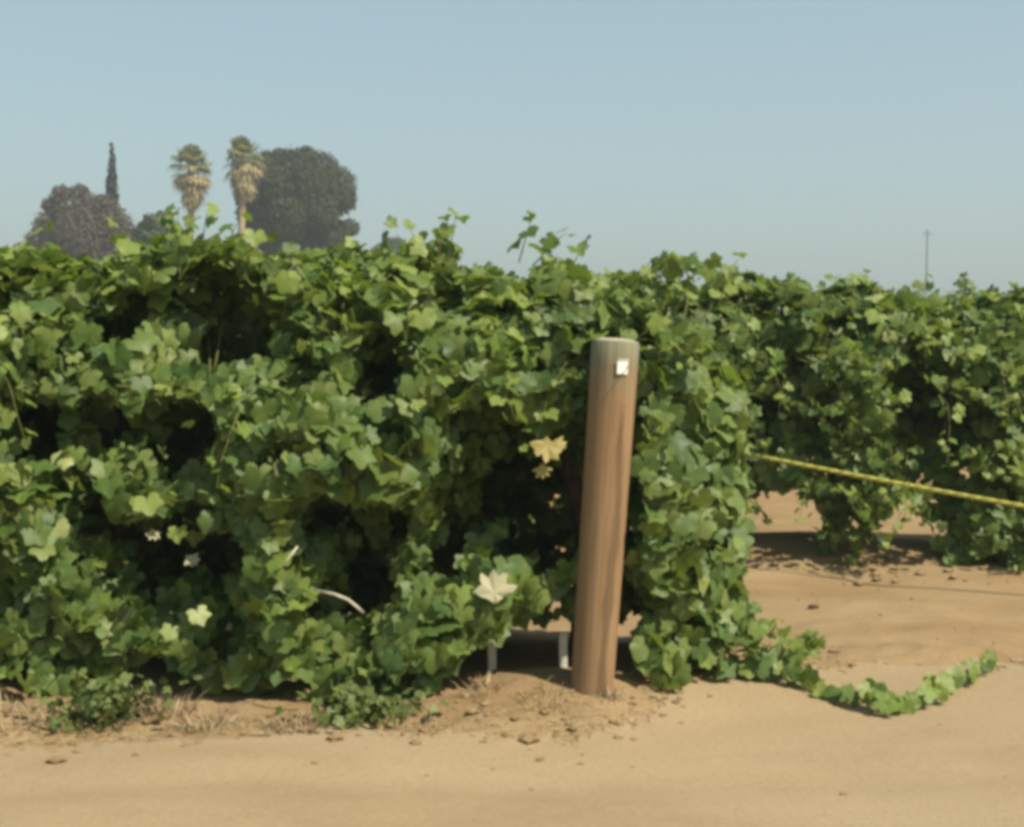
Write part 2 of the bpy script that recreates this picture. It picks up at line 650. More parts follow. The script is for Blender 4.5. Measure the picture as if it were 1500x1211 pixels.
def leaves_mesh(P, F, S, K, origin, rng, step=1):
    """All leaves joined in one mesh."""
    Vs, Ts, Ms, off = [], [], [], 0
    ti = rng.integers(0, NT, len(P))
    for k in range(NT):
        s = np.where(ti == k)[0]
        if not len(s):
            continue
        V, T = TPL_LO[k]
        W = np.einsum('nij,vj->nvi', F[s], V) * S[s][:, None, None] + (P[s] - origin)[:, None, :]
        Vs.append(W.reshape(-1, 3))
        Ts.append((T[None] + (np.arange(len(s)) * len(V))[:, None, None] + off).reshape(-1, 3))
        Ms.append(np.repeat(K[s], len(T)))
        off += len(s) * len(V)
    return np.vstack(Vs), np.vstack(Ts), np.concatenate(Ms)


def canopy(row, s0, s1, n, trunks, Hf, Wf, zbF, zbB, seed, hollows=(), endr=0.5, H2=None, shell=0.16, size=(0.045, 0.100), youngtop=0.5):
    """Leaf placements for one row: a leafy shell with lumps, hollows and a ragged lower edge."""
    rng = np.random.default_rng(seed)
    LV = Leaves()
    s = rng.uniform(s0, s1, n)
    u = rng.uniform(-1.25, 1.25, n)
    z = rng.uniform(0.0, 2.75, n)
    H = Hf(s) + 0.17 * noise(s * 1.9, u * 1.5, 0, seed) + 0.09 * noise(s * 5.5, u * 4, 0, seed + 1)
    side = np.where(u > 0, 1, -1)
    W = Wf(s, z) + 0.21 * noise(s * 1.7, z * 1.9, side * 3.3, seed + 2) + 0.10 * noise(s * 4.2, z * 4.2, side * 5.1, seed + 3)
    for (hs, hz, rs, rz, dep) in hollows:
        g = np.exp(-(((s - hs) / rs) ** 2 + ((z - hz) / rz) ** 2) ** 1.5)
        W = W - 1.25 * dep * g * (u > 0)
    endf = np.ones(n)
    for e, sg in ((s1, 1), (s0, -1)):
        q = np.clip((sg * (s - e) + endr) / endr, 0, 1)
        endf = np.minimum(endf, np.sqrt(np.clip(1 - q ** 2, 0, 1)))
    W = W * (0.25 + 0.75 * endf)
    zc = 1.15
    tz = np.clip((z - zc) / np.maximum(H - zc, 0.1), 0, 1.5)
    Wz = W * np.where(tz < 1, np.clip(1 - tz ** 2.6, 0, 1) ** 0.42, 0)
    d_side = Wz - np.abs(u)
    d_top = (H - 0.42 * (np.abs(u) / np.maximum(W, 0.1)) ** 2) - z
    d_end = np.minimum(s1 - s, s - s0)
    zb = np.where(u > 0, zbF(s), zbB(s)) + 0.10 * noise(s * 4, u * 3, 0, seed + 6)
    inside = (d_side > 0) & (d_top > 0) & (z > zb)
    d = np.minimum(np.minimum(d_side, d_top), d_end * 1.2)
    keep = inside & (rng.random(n) < np.exp(-np.clip(d, 0, None) / shell) * 0.97 + 0.03)
    # small open pockets between the shoots
    pocket = noise(s * 3.3, z * 3.3, u * 2.2, seed + 7) + 0.5 * noise(s * 7, z * 7, u * 6, seed + 8)
    keep &= pocket > -0.72
    s, u, z, d, H, W = s[keep], u[keep], z[keep], d[keep], H[keep], W[keep]
    k = len(s)
    P = np.zeros((k, 3))
    P[:, :2] = row['a'] + s[:, None] * row['d'] + u[:, None] * row['n']
    P[:, 2] = z + height(P[:, 0], P[:, 1])
    topw = np.clip((z - (H - 0.45)) / 0.45, 0, 1)
    out = np.zeros((k, 3))
    out[:, :2] = row['n'] * np.where(u > 0, 1, -1)[:, None] * np.clip(np.abs(u) / np.maximum(W, .2), 0.15, 1)[:, None]
    eb = np.clip(1 - (s1 - s) / 0.5, 0, 1) - np.clip(1 - (s - s0) / 0.5, 0, 1)
    out[:, :2] += row['d'] * eb[:, None]
    nrm = out * (0.95 - 0.5 * topw)[:, None] + np.array([0, 0, 1.0]) * (0.55 + 0.6 * topw)[:, None] + rng.normal(0, 0.58, (k, 3))
    tip = out * 0.5 + np.array([0, 0, -1.0]) + rng.normal(0, 0.45, (k, 3))
    S = rng.uniform(size[0], size[1], k) * np.where(d < 0.05, 0.95, 1.0)
    yp = 0.07 + youngtop * topw ** 1.5 + 0.25 * np.clip(noise(s * 2.5, z * 2.5, u, seed + 9), 0, 1)
    K = (rng.random(k) < yp).astype(int)
    K[rng.random(k) < 0.012] = 4
    tr = np.asarray(trunks)
    sj = s + 0.22 * noise(s * 3, z * 3, u, seed + 10)
    V = np.argmin(np.abs(sj[:, None] - tr[None]), 1)
    LV.add(P, nrm, tip, S, K, V)
    return LV


def shoot(LV, canes, vine, p0, d0, length, rng, drop=1.0, size=0.075, kind=None, step=0.075):
    """A free shoot: a thin cane that bends over with leaves on alternate sides."""
    p = np.array(p0, float)
    d = np.array(d0, float)
    d /= np.linalg.norm(d)
    pts = [p.copy()]
    P, Nn, T, S, K = [], [], [], [], []
    n = max(3, int(length / step))
    sd = 1
    for i in range(n):
        d = d + np.array([0, 0, -drop * step * 0.9]) + rng.normal(0, 0.09, 3)
        d /= np.linalg.norm(d)
        p = p + d * step
        g = float(height(p[0], p[1])) + 0.025
        if p[2] < g:
            p[2] = g
            d[2] = abs(d[2]) * 0.15
        pts.append(p.copy())
        f = i / n
        sz = size * (1.05 - 0.62 * f) * rng.uniform(0.85, 1.15)
        lat = np.cross(d, np.array([0, 0, 1.0]))
        lat /= np.linalg.norm(lat) + 1e-6
        sd = -sd
        off = lat * sd * sz * 0.9 + np.array([0, 0, 0.25 * sz]) + rng.normal(0, 0.012, 3)
        for q_ in range(2 if rng.random() < 0.55 else 1):
            if q_:
                off = lat * -sd * sz * 0.7 + rng.normal(0, 0.02, 3)
                sz = sz * 0.8
            P.append(p + off)
            Nn.append(np.array([0, 0, 0.8]) + lat * sd * 0.5 + rng.normal(0, 0.35, 3) + np.array([0, -0.3, 0]))
            T.append(lat * sd + d * 0.4 + np.array([0, 0, -0.5]))
            S.append(sz)
            K.append(int(rng.random() < 0.35 + 0.6 * f) if kind is None else kind)
    canes.setdefault(vine, []).append((pts, np.linspace(0.0042, 0.0016, len(pts))))
    LV.add(np.array(P), np.array(Nn), np.array(T), np.array(S), np.array(K), vine)


def sz_of(row, px, py, face=0.75):
    """Where a pixel lies on the camera-side face of a row: along it and above the ground."""
    a = row['a'] + row['n'] * face
    # intersect ray with the vertical plane of the face
    v = at(px, py, 10.0) - Vector((0, 0, EYE))
    n = row['n']
    t = (a @ n) / (v.x * n[0] + v.y * n[1])
    q = np.array([v.x * t, v.y * t])
    return (q - row['a']) @ row['d'], EYE + v.z * t


def curve(row, pts, face=0.75):
    """Interpolated height along a row from points read off the photograph."""
    xy = sorted(sz_of(row, px, py, face) for px, py in pts)
    xs = np.array([a for a, _ in xy])
    ys = np.array([b_ for _, b_ in xy])
    return lambda s: np.interp(s, xs, ys)


# the camera-side row with the end post ------------------------------------------------
H1 = curve(ROW1, [(-900, 412), (-200, 410), (0, 412), (100, 414), (180, 396), (240, 358), (320, 350), (380, 384), (430, 412), (510, 410),
                  (570, 392), (640, 374), (700, 394), (770, 408), (830, 440), (920, 464), (1000, 478), (1060, 492), (1110, 520)], 0.05)
zb1 = curve(ROW1, [(-900, 970), (0, 985), (90, 1005), (170, 1015), (215, 985), (260, 1000), (300, 1045), (370, 1045), (405, 1000), (450, 985), (490, 1030),
                   (560, 1040), (640, 1035), (690, 1000), (725, 985), (755, 968), (780, 940), (840, 935), (880, 930), (920, 975), (960, 1015), (1110, 1015)], 0.72)
zb1b = lambda s: np.where(np.abs(s - sz_of(ROW1, 800, 940, 0)[0]) < 0.20, 0.36, 0.14)
HOL1 = []
for px, py, rx, ry, dep in ((285, 480, 70, 60, 0.70), (228, 665, 55, 48, 0.6), (240, 832, 80, 56, 0.7), (545, 548, 48, 32, 0.40),
                            (770, 770, 85, 75, 0.65), (510, 880, 55, 60, 0.50), (700, 650, 35, 30, 0.30), (640, 455, 40, 28, 0.25),
                            (20, 640, 40, 40, 0.5), (110, 760, 30, 50, 0.45), (480, 770, 32, 40, 0.45), (120, 640, 32, 38, 0.45), (650, 830, 36, 34, 0.5), (560, 790, 30, 30, 0.4), (430, 555, 30, 22, 0.35), (150, 470, 30, 26, 0.35), 
                            (905, 930, 38, 30, 0.4), (340, 930, 30, 30, 0.3), (860, 700, 40, 120, 0.22),
                            (430, 650, 110, 110, -0.16), (400, 850, 85, 110, -0.22), (330, 960, 70, 60, -0.15), (600, 620, 110, 90, -0.10),
                            (90, 480, 110, 110, -0.10), (120, 880, 60, 80, -0.05), (570, 950, 80, 60, -0.10), (1000, 800, 70, 140, -0.12)):
    s_, z_ = sz_of(ROW1, px, py, 0.72)
    k_ = 1.25 if dep > 0 else 1.0
    HOL1.append((s_, z_, rx / 310 * k_, ry / 310 * k_, dep))


def W1(s, z):
    base = 0.66 + 0.10 * np.clip(1 - z / 1.6, 0, 1)
    px_end = np.clip((s + 0.1) / 0.6, 0, 1)            # narrower round the post
    return base - 0.10 * px_end


T1X = [0.34, -2.05, -4.1]
TR1 = [rc(ROW1, x, ROW1['a'][1] + (x - 0.40) * -0.09)[0] for x in T1X]
canes1 = {}
LV1 = canopy(ROW1, -5.3, 0.76, 250000, TR1, H1, W1, zb1, zb1b, 31, HOL1, endr=0.55)
rg = np.random.default_rng(77)


def vine_of(row, trs, p):
    s = rc(row, p[0], p[1])[0]
    return int(np.argmin([abs(s - t) for t in trs]))


def shoots_on(row, trs, LV, canes, spots, Yd, low=0):
    for px, py, dx, dz, ln, dy in spots:
        p = at(px, py + low, Yd)
        shoot(LV, canes, vine_of(row, trs, p), p, (dx, dy, dz), ln * 0.82, rg, drop=1.2)


# shoots that stand out above the top and hang down the face
shoots_on(ROW1, TR1, LV1, canes1, [(295, 372, .1, 1, .22, 0), (270, 375, -.2, 1, .18, 0), (325, 375, .4, .8, .25, -.2), (345, 385, .6, .6, .25, -.2), (640, 390, .1, 1, .26, -.1), (655, 385, .3, 1, .24, 0), (625, 392, -.4, 1, .2, 0),
                                   (760, 385, .2, 1, .20, 0), (780, 390, .5, .8, .26, 0), (190, 395, -.2, 1, .2, 0), (1055, 440, 0, 1, .32, 0),
                                   (580, 400, -.3, 1, .22, -.2), (240, 375, 0, 1, .2, 0), (60, 410, 0, 1, .15, 0), (480, 410, .4, .7, .2, -.3), (830, 410, .3, .8, .25, 0),
                                   (960, 440, .4, .8, .3, -.2)], 7.15)
for i in range(48):
    px, py = rg.uniform(-150, 1060), rg.uniform(400, 820)
    hs_, hz_ = sz_of(ROW1, px, py, 0.72)
    if any(d_ > 0.3 and abs(hs_ - a_) < b2 * 1.3 and -b3 < hz_ - c_ < b3 + 0.35 for a_, c_, b2, b3, d_ in HOL1):
        continue
    p = at(px, py, 6.85 + (py < 450) * 0.15)
    shoot(LV1, canes1, vine_of(ROW1, TR1, p), p, (rg.normal(0, .6), -0.7, rg.uniform(-0.2, .5)), rg.uniform(.35, .8), rg, drop=2.0, size=0.078)
# the dark hollows stay open: the shoots part round them
for q_ in range(len(LV1.P)):
    Pq = LV1.P[q_]
    sq, uq = rc(ROW1, Pq[:, 0], Pq[:, 1])
    ok = np.ones(len(Pq), bool)
    for hs, hz, rs, rz, dep in HOL1:
        if dep > 0.34:
            ok &= ~((((sq - hs) / rs) ** 2 + ((Pq[:, 2] - hz) / rz) ** 2 < 0.68 + 0.5 * noise(sq * 9, Pq[:, 2] * 9, 0, 88)) & (uq > 0.50 - 1.1 * dep))
    for nm in ('P', 'F', 'S', 'K', 'V'):
        a_ = getattr(LV1, nm)
        a_[q_] = a_[q_][ok]
for vk in canes1:
    keep_ = []
    for pts_, rad_ in canes1[vk]:
        c_ = np.array(pts_)
        sq, uq = rc(ROW1, c_[:, 0], c_[:, 1])
        bad = np.zeros(len(c_), bool)
        for hs, hz, rs, rz, dep in HOL1:
            if dep > 0.34:
                bad |= ((sq - hs) / rs) ** 2 + ((c_[:, 2] - hz) / rz) ** 2 < 1
        if bad.mean() < 0.3:
            keep_.append((pts_, rad_))
    canes1[vk] = keep_
for px, py, dx, dz, ln, Yd in ((185, 755, 1, .35, .5, 6.75), (170, 565, 1, -.1, .4, 6.8),
                               (700, 885, 1, .1, .3, 6.75), (750, 890, 1, -.1, .22, 6.85)):
    p = at(px, py, Yd)
    shoot(LV1, canes1, vine_of(ROW1, TR1, p), p, (dx, -.1, dz), ln, rg, drop=.9, size=.08)
# low clump and the long shoot that runs out over the sand to the right of the end post
for i in range(34):
    px, py = rg.uniform(930, 1165), rg.uniform(945, 985)
    Yd = EYE * FPX / (rg.uniform(1004, 1012) - 485)
    p = at(px, 1006, Yd)
    p.z = float(height(p.x, p.y)) + rg.uniform(0.03, 0.22) * (1 if px < 1090 else 0.7)
    shoot(LV1, canes1, 0, p, (rg.uniform(0.1, 1), -0.2, 0.25), rg.uniform(.15, .32), rg, drop=1.0, size=0.07)
trail = []
for px, py in ((1080, 1012), (1140, 1018), (1200, 1030), (1250, 1042), (1300, 1051), (1345, 1045), (1380, 1030), (1410, 1015), (1435, 1002), (1455, 990)):
    Yd = EYE * FPX / (py - 485)
    p = at(px, py, Yd)
    p.z = float(height(p.x, p.y)) + 0.03
    trail.append(np.array(p))
TRAIL = []
for i in range(len(trail) - 1):
    for f in (0, 0.33, 0.67):
        TRAIL.append(trail[i] * (1 - f) + trail[i + 1] * f + np.array([0, 0, 0.012 * math.sin(i * 2.1 + f * 4)]))
TRAIL.append(trail[-1] + np.array([0, 0, 0.03]))
P, Nn, T, S, K = [], [], [], [], []
for i, p in enumerate(TRAIL[1:-1]):
    f = i / len(TRAIL)
    for q in range(int(rg.choice([1, 2, 3, 4])) if i not in (7, 23) else 0):
        sd = -1 if (i + q) % 2 else 1
        sz = (0.064 - 0.020 * f) * rg.uniform(.7, 1.3)
        P.append(p + np.array([rg.normal(0, .02), sd * 0.03, sz * rg.uniform(0.25, 1.05)]))
        Nn.append(np.array([rg.normal(0, .5), -0.75, 0.45 + rg.normal(0, .2)]))
        T.append(np.array([rg.normal(0.3, .5), 0, rg.choice([-.4, .8])]))
        S.append(sz)
        K.append(int(rg.choice([0, 1, 1, 4])) if f > .25 else int(rg.random() < .4))
LV1.add(np.array(P), np.array(Nn), np.array(T), np.array(S), np.array(K), 0)

# the row behind, to the right ---------------------------------------------------------
H2 = curve(ROW2, [(-400, 400), (0, 412), (500, 410), (700, 408), (820, 422), (900, 428), (960, 432), (1060, 430), (1120, 450), (1170, 432), (1220, 430),
                  (1265, 426), (1310, 456), (1370, 446), (1430, 456), (1500, 460), (1800, 466), (2200, 478)], 0.0)
zb2 = curve(ROW2, [(-400, 800), (1000, 735), (1090, 735), (1175, 715), (1185, 760), (1215, 800), (1280, 795), (1296, 740), (1350, 745), (1372, 800),
                   (1395, 835), (1450, 830), (1500, 838), (1700, 850), (2200, 850)], 0.75)
zb2b = lambda s: 0.75 + 0.12 * np.sin(s * 3.1)
HOL2 = []
for px, py, rx, ry, dep in ((1240, 500, 35, 28, .35), (1330, 590, 45, 70, .5), (1345, 670, 40, 50, .35), (1200, 650, 40, 50, .35), (1150, 560, 45, 40, .3),
                            (1420, 480, 30, 30, .3), (1400, 640, 40, 60, .45), (1215, 740, 30, 40, .3), (1390, 760, 35, 45, .3), (1130, 640, 30, 40, .35),
                            (1270, 600, 35, 90, -.12), (1460, 560, 50, 80, -.12), (1270, 740, 30, 50, -.12), (1460, 760, 45, 50, -.1)):
    s_, z_ = sz_of(ROW2, px, py, 0.75)
    HOL2.append((s_, z_, rx / 195, ry / 195, dep))
T2PX = [(1390, 800), (1215, 780)]
s_a = sz_of(ROW2, 1390, 800, 0)[0]
s_b = sz_of(ROW2, 1215, 780, 0)[0]
TR2 = [s_a + 1.5, s_a, s_b, s_b - 1.3, s_b - 2.7, s_b - 4.1, s_b - 5.5]
W2 = lambda s, z: 0.58 + 0.10 * np.clip(1 - z / 1.6, 0, 1)
canes2 = {}
LV2 = canopy(ROW2, -6.6, 3.2, 260000, TR2, H2, W2, zb2, zb2b, 57, HOL2, youngtop=0.3, size=(0.058, 0.112))
shoots_on(ROW2, TR2, LV2, canes2, [(1062, 410, 0, 1, .26, 0), (1065, 405, .3, 1, .22, 0), (1170, 410, -.2, 1, .22, 0), (1215, 410, .3, .8, .3, 0), (1262, 405, 0, 1, .2, 0),
                                   (1350, 412, 0, 1, .2, 0), (1400, 414, .4, 1, .25, 0), (1480, 425, .1, 1, .2, 0), (900, 412, 0, 1, .2, 0), (1000, 412, .3, 1, .2, 0)], 11.1, 36)
for i in range(34):
    px, py = rg.uniform(1080, 1560), rg.uniform(430, 760)
    s_, z_ = sz_of(ROW2, px, py, 0.72)
    q = ROW2['a'] + s_ * ROW2['d'] + 0.72 * ROW2['n']
    shoot(LV2, canes2, vine_of(ROW2, TR2, q), (q[0], q[1], z_), (rg.normal(0, .5), -0.6, rg.uniform(-.3, .4)), rg.uniform(.3, .75), rg, drop=2.2, size=0.072)

for i in range(30):
    px = rg.uniform(1080, 1520)
    s_, z_ = sz_of(ROW2, px, 720, 0.6)
    q = ROW2['a'] + s_ * ROW2['d'] + rg.uniform(.3, .75) * ROW2['n']
    z0 = float(zb2(s_)) + rg.uniform(.05, .25)
    shoot(LV2, canes2, vine_of(ROW2, TR2, q), (q[0], q[1], z0), (rg.normal(0, .4), -0.2, -1), rg.uniform(.15, .4), rg, drop=2.0, size=0.06)

# the third row, seen only through and over the second
TR3 = [4.2, 2.4, 0.6, -1.2, -3.0, -4.8]
canes3 = {}
LV3 = canopy(ROW3, -7.0, 5.2, 110000, TR3, lambda s: 1.92 + 0.06 * np.sin(s * 2.2), W2, lambda s: 0.45 + 0.1 * np.sin(s * 4), lambda s: np.full_like(s, 0.5), 91, size=(0.075, 0.12), youngtop=0.3)


def pick_visible(P, S, V, nv, cell=7.0, limit=296):
    """Indices of the leaves that show largest from the path, at most LIMIT per vine."""
    x, y, f = proj(P)
    ok = (x > -25) & (x < 1525) & (y > -20) & (y < 1230)
    idx = np.where(ok)[0]
    key = (np.floor(x[idx] / (cell * 1.6)).astype(int) * 4096 + np.floor(y[idx] / (cell * 1.6)).astype(int))
    o = np.lexsort((f[idx], key))
    idx, key = idx[o], key[o]
    first = np.r_[True, key[1:] != key[:-1]]
    front = idx[first]
    # kept only where nothing else stands well in front in the neighbouring cells
    grid = {}
    for kk, i in zip(key[first], front):
        grid[kk] = f[i]
    res = [[] for _ in range(nv)]
    for kk, i in zip(key[first], front):
        nb = [grid.get(kk + a * 4096 + b_, 1e9) for a in (-1, 0, 1) for b_ in (-1, 0, 1)]
        hid = sum(1 for q in nb if q < f[i] - 0.06)
        res[V[i]].append((hid - 12.0 * S[i] * 8 / f[i], i))
    out = []
    for r in res:
        r.sort()
        out.append(np.array([i for _, i in r[:limit]], int))
    return out


KIND = ['leaf', 'young', 'yellow', 'dry', 'limp']


def place_leaves(root, P, F, S, K, sel, rng):
    org = np.array(root.location)
    for i in sel:
        me = LEAF_ME[KIND[K[i]]][rng.integers(0, NT)]
        o = bpy.data.objects.new('leaf', me)
        mw = Matrix([[*(F[i][r] * S[i]), P[i][r] - org[r]] for r in range(3)] + [[0, 0, 0, 1]])
        o.matrix_basis = mw
        C.objects.link(o)
        o.parent = root


def trunk_part(root, row, s, Hc, rng, lean=0.0, thick=0.05):
    mb = MB()
    base = np.array(root.location)
    pts, rad = [], []
    n = 12
    for i in range(n + 1):
        f = i / n
        pts.append(base + np.array([lean * f + 0.05 * math.sin(f * 5 + s), 0.04 * math.cos(f * 4 + s * 2), -0.06 + f * Hc]))
        rad.append(thick * (1.35 - 0.65 * f + 0.12 * rng.normal()) + 0.012)
    mb.tube(pts, rad, 10, wob=0.28, seed=int(abs(s) * 100) + 3)
    t = mb.build('trunk', M['bark'], root)
    for sg in (-1, 1):
        mb = MB()
        q = pts[-1]
        pp, rr = [], []
        for i in range(8):
            f = i / 7
            xy = row['d'] * sg * f * 0.75
            pp.append(q + np.array([xy[0], xy[1], 0.14 * math.sin(f * 2.2) + 0.02 * rng.normal()]))
            rr.append(0.034 - 0.018 * f)
        mb.tube(pp, rr, 8, wob=0.25, seed=5)
        mb.build('cordon_arm', M['bark'], root)
    return t


YP = 6.55
pb = at(867, 1012, YP)
pt = at(902, 499, YP + 0.03)


def make_vines(row, LV, canes, trs, labels, group, seed, parts=True, tall=1.35):
    rng = np.random.default_rng(seed)
    P, F, S, K, V = LV.cat()
    if row is ROW1:                                  # the shoots grow round the post, not through it
        ax = np.array(pt) - np.array(pb)
        f = np.clip(((P - np.array(pb)) @ ax) / (ax @ ax), 0, 1)
        q = np.array(pb) + f[:, None] * ax
        dx_ = P[:, 0] - q[:, 0]
        ok = ~((np.abs(dx_) < 0.17) & (P[:, 1] < q[:, 1] + 0.14) & (P[:, 2] < pt.z + 0.1))
        ok &= ~((dx_ > 0) & (dx_ < 0.45) & (P[:, 1] < q[:, 1] - 0.02) & (P[:, 2] > 1.2))
        P, F, S, K, V = P[ok], F[ok], S[ok], K[ok], V[ok]
    sel = pick_visible(P, S, V, len(trs)) if parts else [np.array([], int)] * len(trs)
    roots = []
    for i, s in enumerate(trs):
        q = row['a'] + s * row['d']
        root = empty('grapevine', (q[0], q[1], float(height(q[0], q[1]))))
        tag(root, labels[i], 'grapevine', group)
        trunk_part(root, row, s, tall, rng)
        mine = np.where(V == i)[0]
        place_leaves(root, P, F, S, K, sel[i], rng)
        rest = np.setdiff1d(mine, sel[i])
        if len(rest):
            v, t, mi = leaves_mesh(P[rest], F[rest], S[rest], np.minimum(K[rest], 1), np.array(root.location), rng)
            me = mesh_np('foliage', v, t, [M['leaf'], M['young']], mi)
            o = bpy.data.objects.new('foliage', me)
            C.objects.link(o)
            o.parent = root
            tag(o, kind='stuff')
        # old canes inside the canopy and the free shoots
        mb = MB()
        for pts, rad in canes.get(i, []):
            mb.tube(pts, rad, 4, cap=False)
        for k in range(8):
            s2 = s + rng.uniform(-.8, .8)
            q2 = row['a'] + s2 * row['d']
            a = np.array([q2[0], q2[1], root.location.z + tall + 0.1])
            sd = -1 if row is ROW1 else rng.choice([-1, 1])
            d = np.array([row['n'][0] * sd, row['n'][1] * sd, 0])
            pts = []
            top = rng.uniform(.2, .5)
            ln = rng.uniform(.35, .6)
            for j in range(9):
                f = j / 8
                pts.append(a + d * ln * f + np.array([0.1 * math.sin(f * 3 + k), 0, top * math.sin(f * 2.6) - 0.7 * f * f * (k % 3)]))
            mb.tube(pts, np.linspace(.006, .003, 9), 4, cap=False)
        o = mb.build('cane', M['cane'], root)
        tag(o, kind='stuff')
        roots.append(root)
    return roots


V1 = make_vines(ROW1, LV1, canes1, TR1, [
    'green grapevine behind the brown end post, long shoot trailing out on the sand',
    'big bushy grapevine left in the front row with dark hollows in its face',
    'green grapevine at the far left edge, next in the front row'], 'grapevines of the front row', 3)
V2 = make_vines(ROW2, LV2, canes2, TR2, [
    'green grapevine of the back row at the right edge of the photo',
    'back row grapevine over the nearer dark trunk, leaves hanging to the sand',
    'back row grapevine over the farther dark trunk, yellow rope passing before it',
    'green grapevine of the back row just behind the right end of the front row',
    'green grapevine of the back row whose top shows above the end post',
    'green grapevine of the back row whose top shows left of the end post',
    'green grapevine of the back row hidden behind the middle of the front row'], 'grapevines of the back row', 4)
V3 = make_vines(ROW3, LV3, canes3, TR3, ['grapevine of the third row, behind the back row, %s' % q for q in ('at the right edge', 'right of the end post', 'behind the end post', 'just left of the end post', 'left of the round tree', 'at the far left')], 'grapevines of the third row', 6, parts=False)


# leaves that stand out on the front vines
def special(root, name, px, py, Y, size, kind, label, nrm, tip, tpl=0):
    p = at(px, py, Y)
    F = frames(np.array([nrm], float), np.array([tip], float))[0]
    o = bpy.data.objects.new(name, LEAF_ME[kind][tpl])
    org = root.location
    o.matrix_basis = Matrix([[*(F[r] * size), p[r] - org[r]] for r in range(3)] + [[0, 0, 0, 1]])
    C.objects.link(o)
    o.parent = root
    if label:
        o['label'] = label
    return o


special(V1[0], 'leaf', 801, 652, 6.32, 0.088, 'yellow', 'large yellow leaf left of the post', (0.2, -0.8, 0.5), (-.2, 0, -1), 1)
special(V1[0], 'leaf', 795, 686, 6.34, 0.05, 'yellow', 'small yellow leaf below the large yellow one', (-0.2, -0.8, 0.4), (.1, 0, -1), 3)
special(V1[0], 'leaf', 818, 648, 6.36, 0.045, 'yellow', 'small yellow leaf beside the large yellow one', (0.5, -0.6, 0.4), (.6, 0, -.3), 5)
special(V1[0], 'leaf', 724, 868, 6.45, 0.112, 'dry', 'pale dried leaf standing upright', (0.25, -0.85, 0.35), (0, 0, 1), 2)
special(V1[1], 'leaf', 292, 902, 6.25, 0.062, 'limp', 'pale yellow-green leaf near the ground', (0.3, -0.7, 0.6), (.3, 0, -1), 4)
special(V1[1], 'leaf', 248, 926, 6.27, 0.055, 'limp', 'smaller pale yellow-green leaf near the ground', (0.1, -0.7, 0.6), (-.3, 0, -1), 6)
special(V1[1], 'leaf', 278, 818, 6.75, 0.05, 'dry', 'small pale leaf in the dark hollow', (0.4, -0.7, 0.5), (.6, 0, -.6), 7)
special(V1[1], 'leaf', 224, 780, 6.78, 0.045, 'dry', 'small pale leaf high in the dark hollow', (0.4, -0.7, 0.5), (.1, 0, -1), 8)
mb = MB()
mb.tube([at(462, 864, 6.35), at(490, 870, 6.3), at(510, 878, 6.28), at(522, 888, 6.3), at(532, 897, 6.34)], [.006, .006, .0065, .007, .007], 6, wob=.2)
o = mb.build('cane', M['palecane'], V1[1])
o['label'] = 'pale bare cane'
mb = MB()
mb.tube([at(408, 838, 6.2), at(420, 820, 6.18), at(436, 800, 6.2)], .004, 6)
o = mb.build('cane', M['palecane'], V1[1])
mb = MB()
mb.tube(TRAIL, np.linspace(.006, .002, len(TRAIL)), 6)
o = mb.build('trailing_shoot', M['cane'], V1[0])

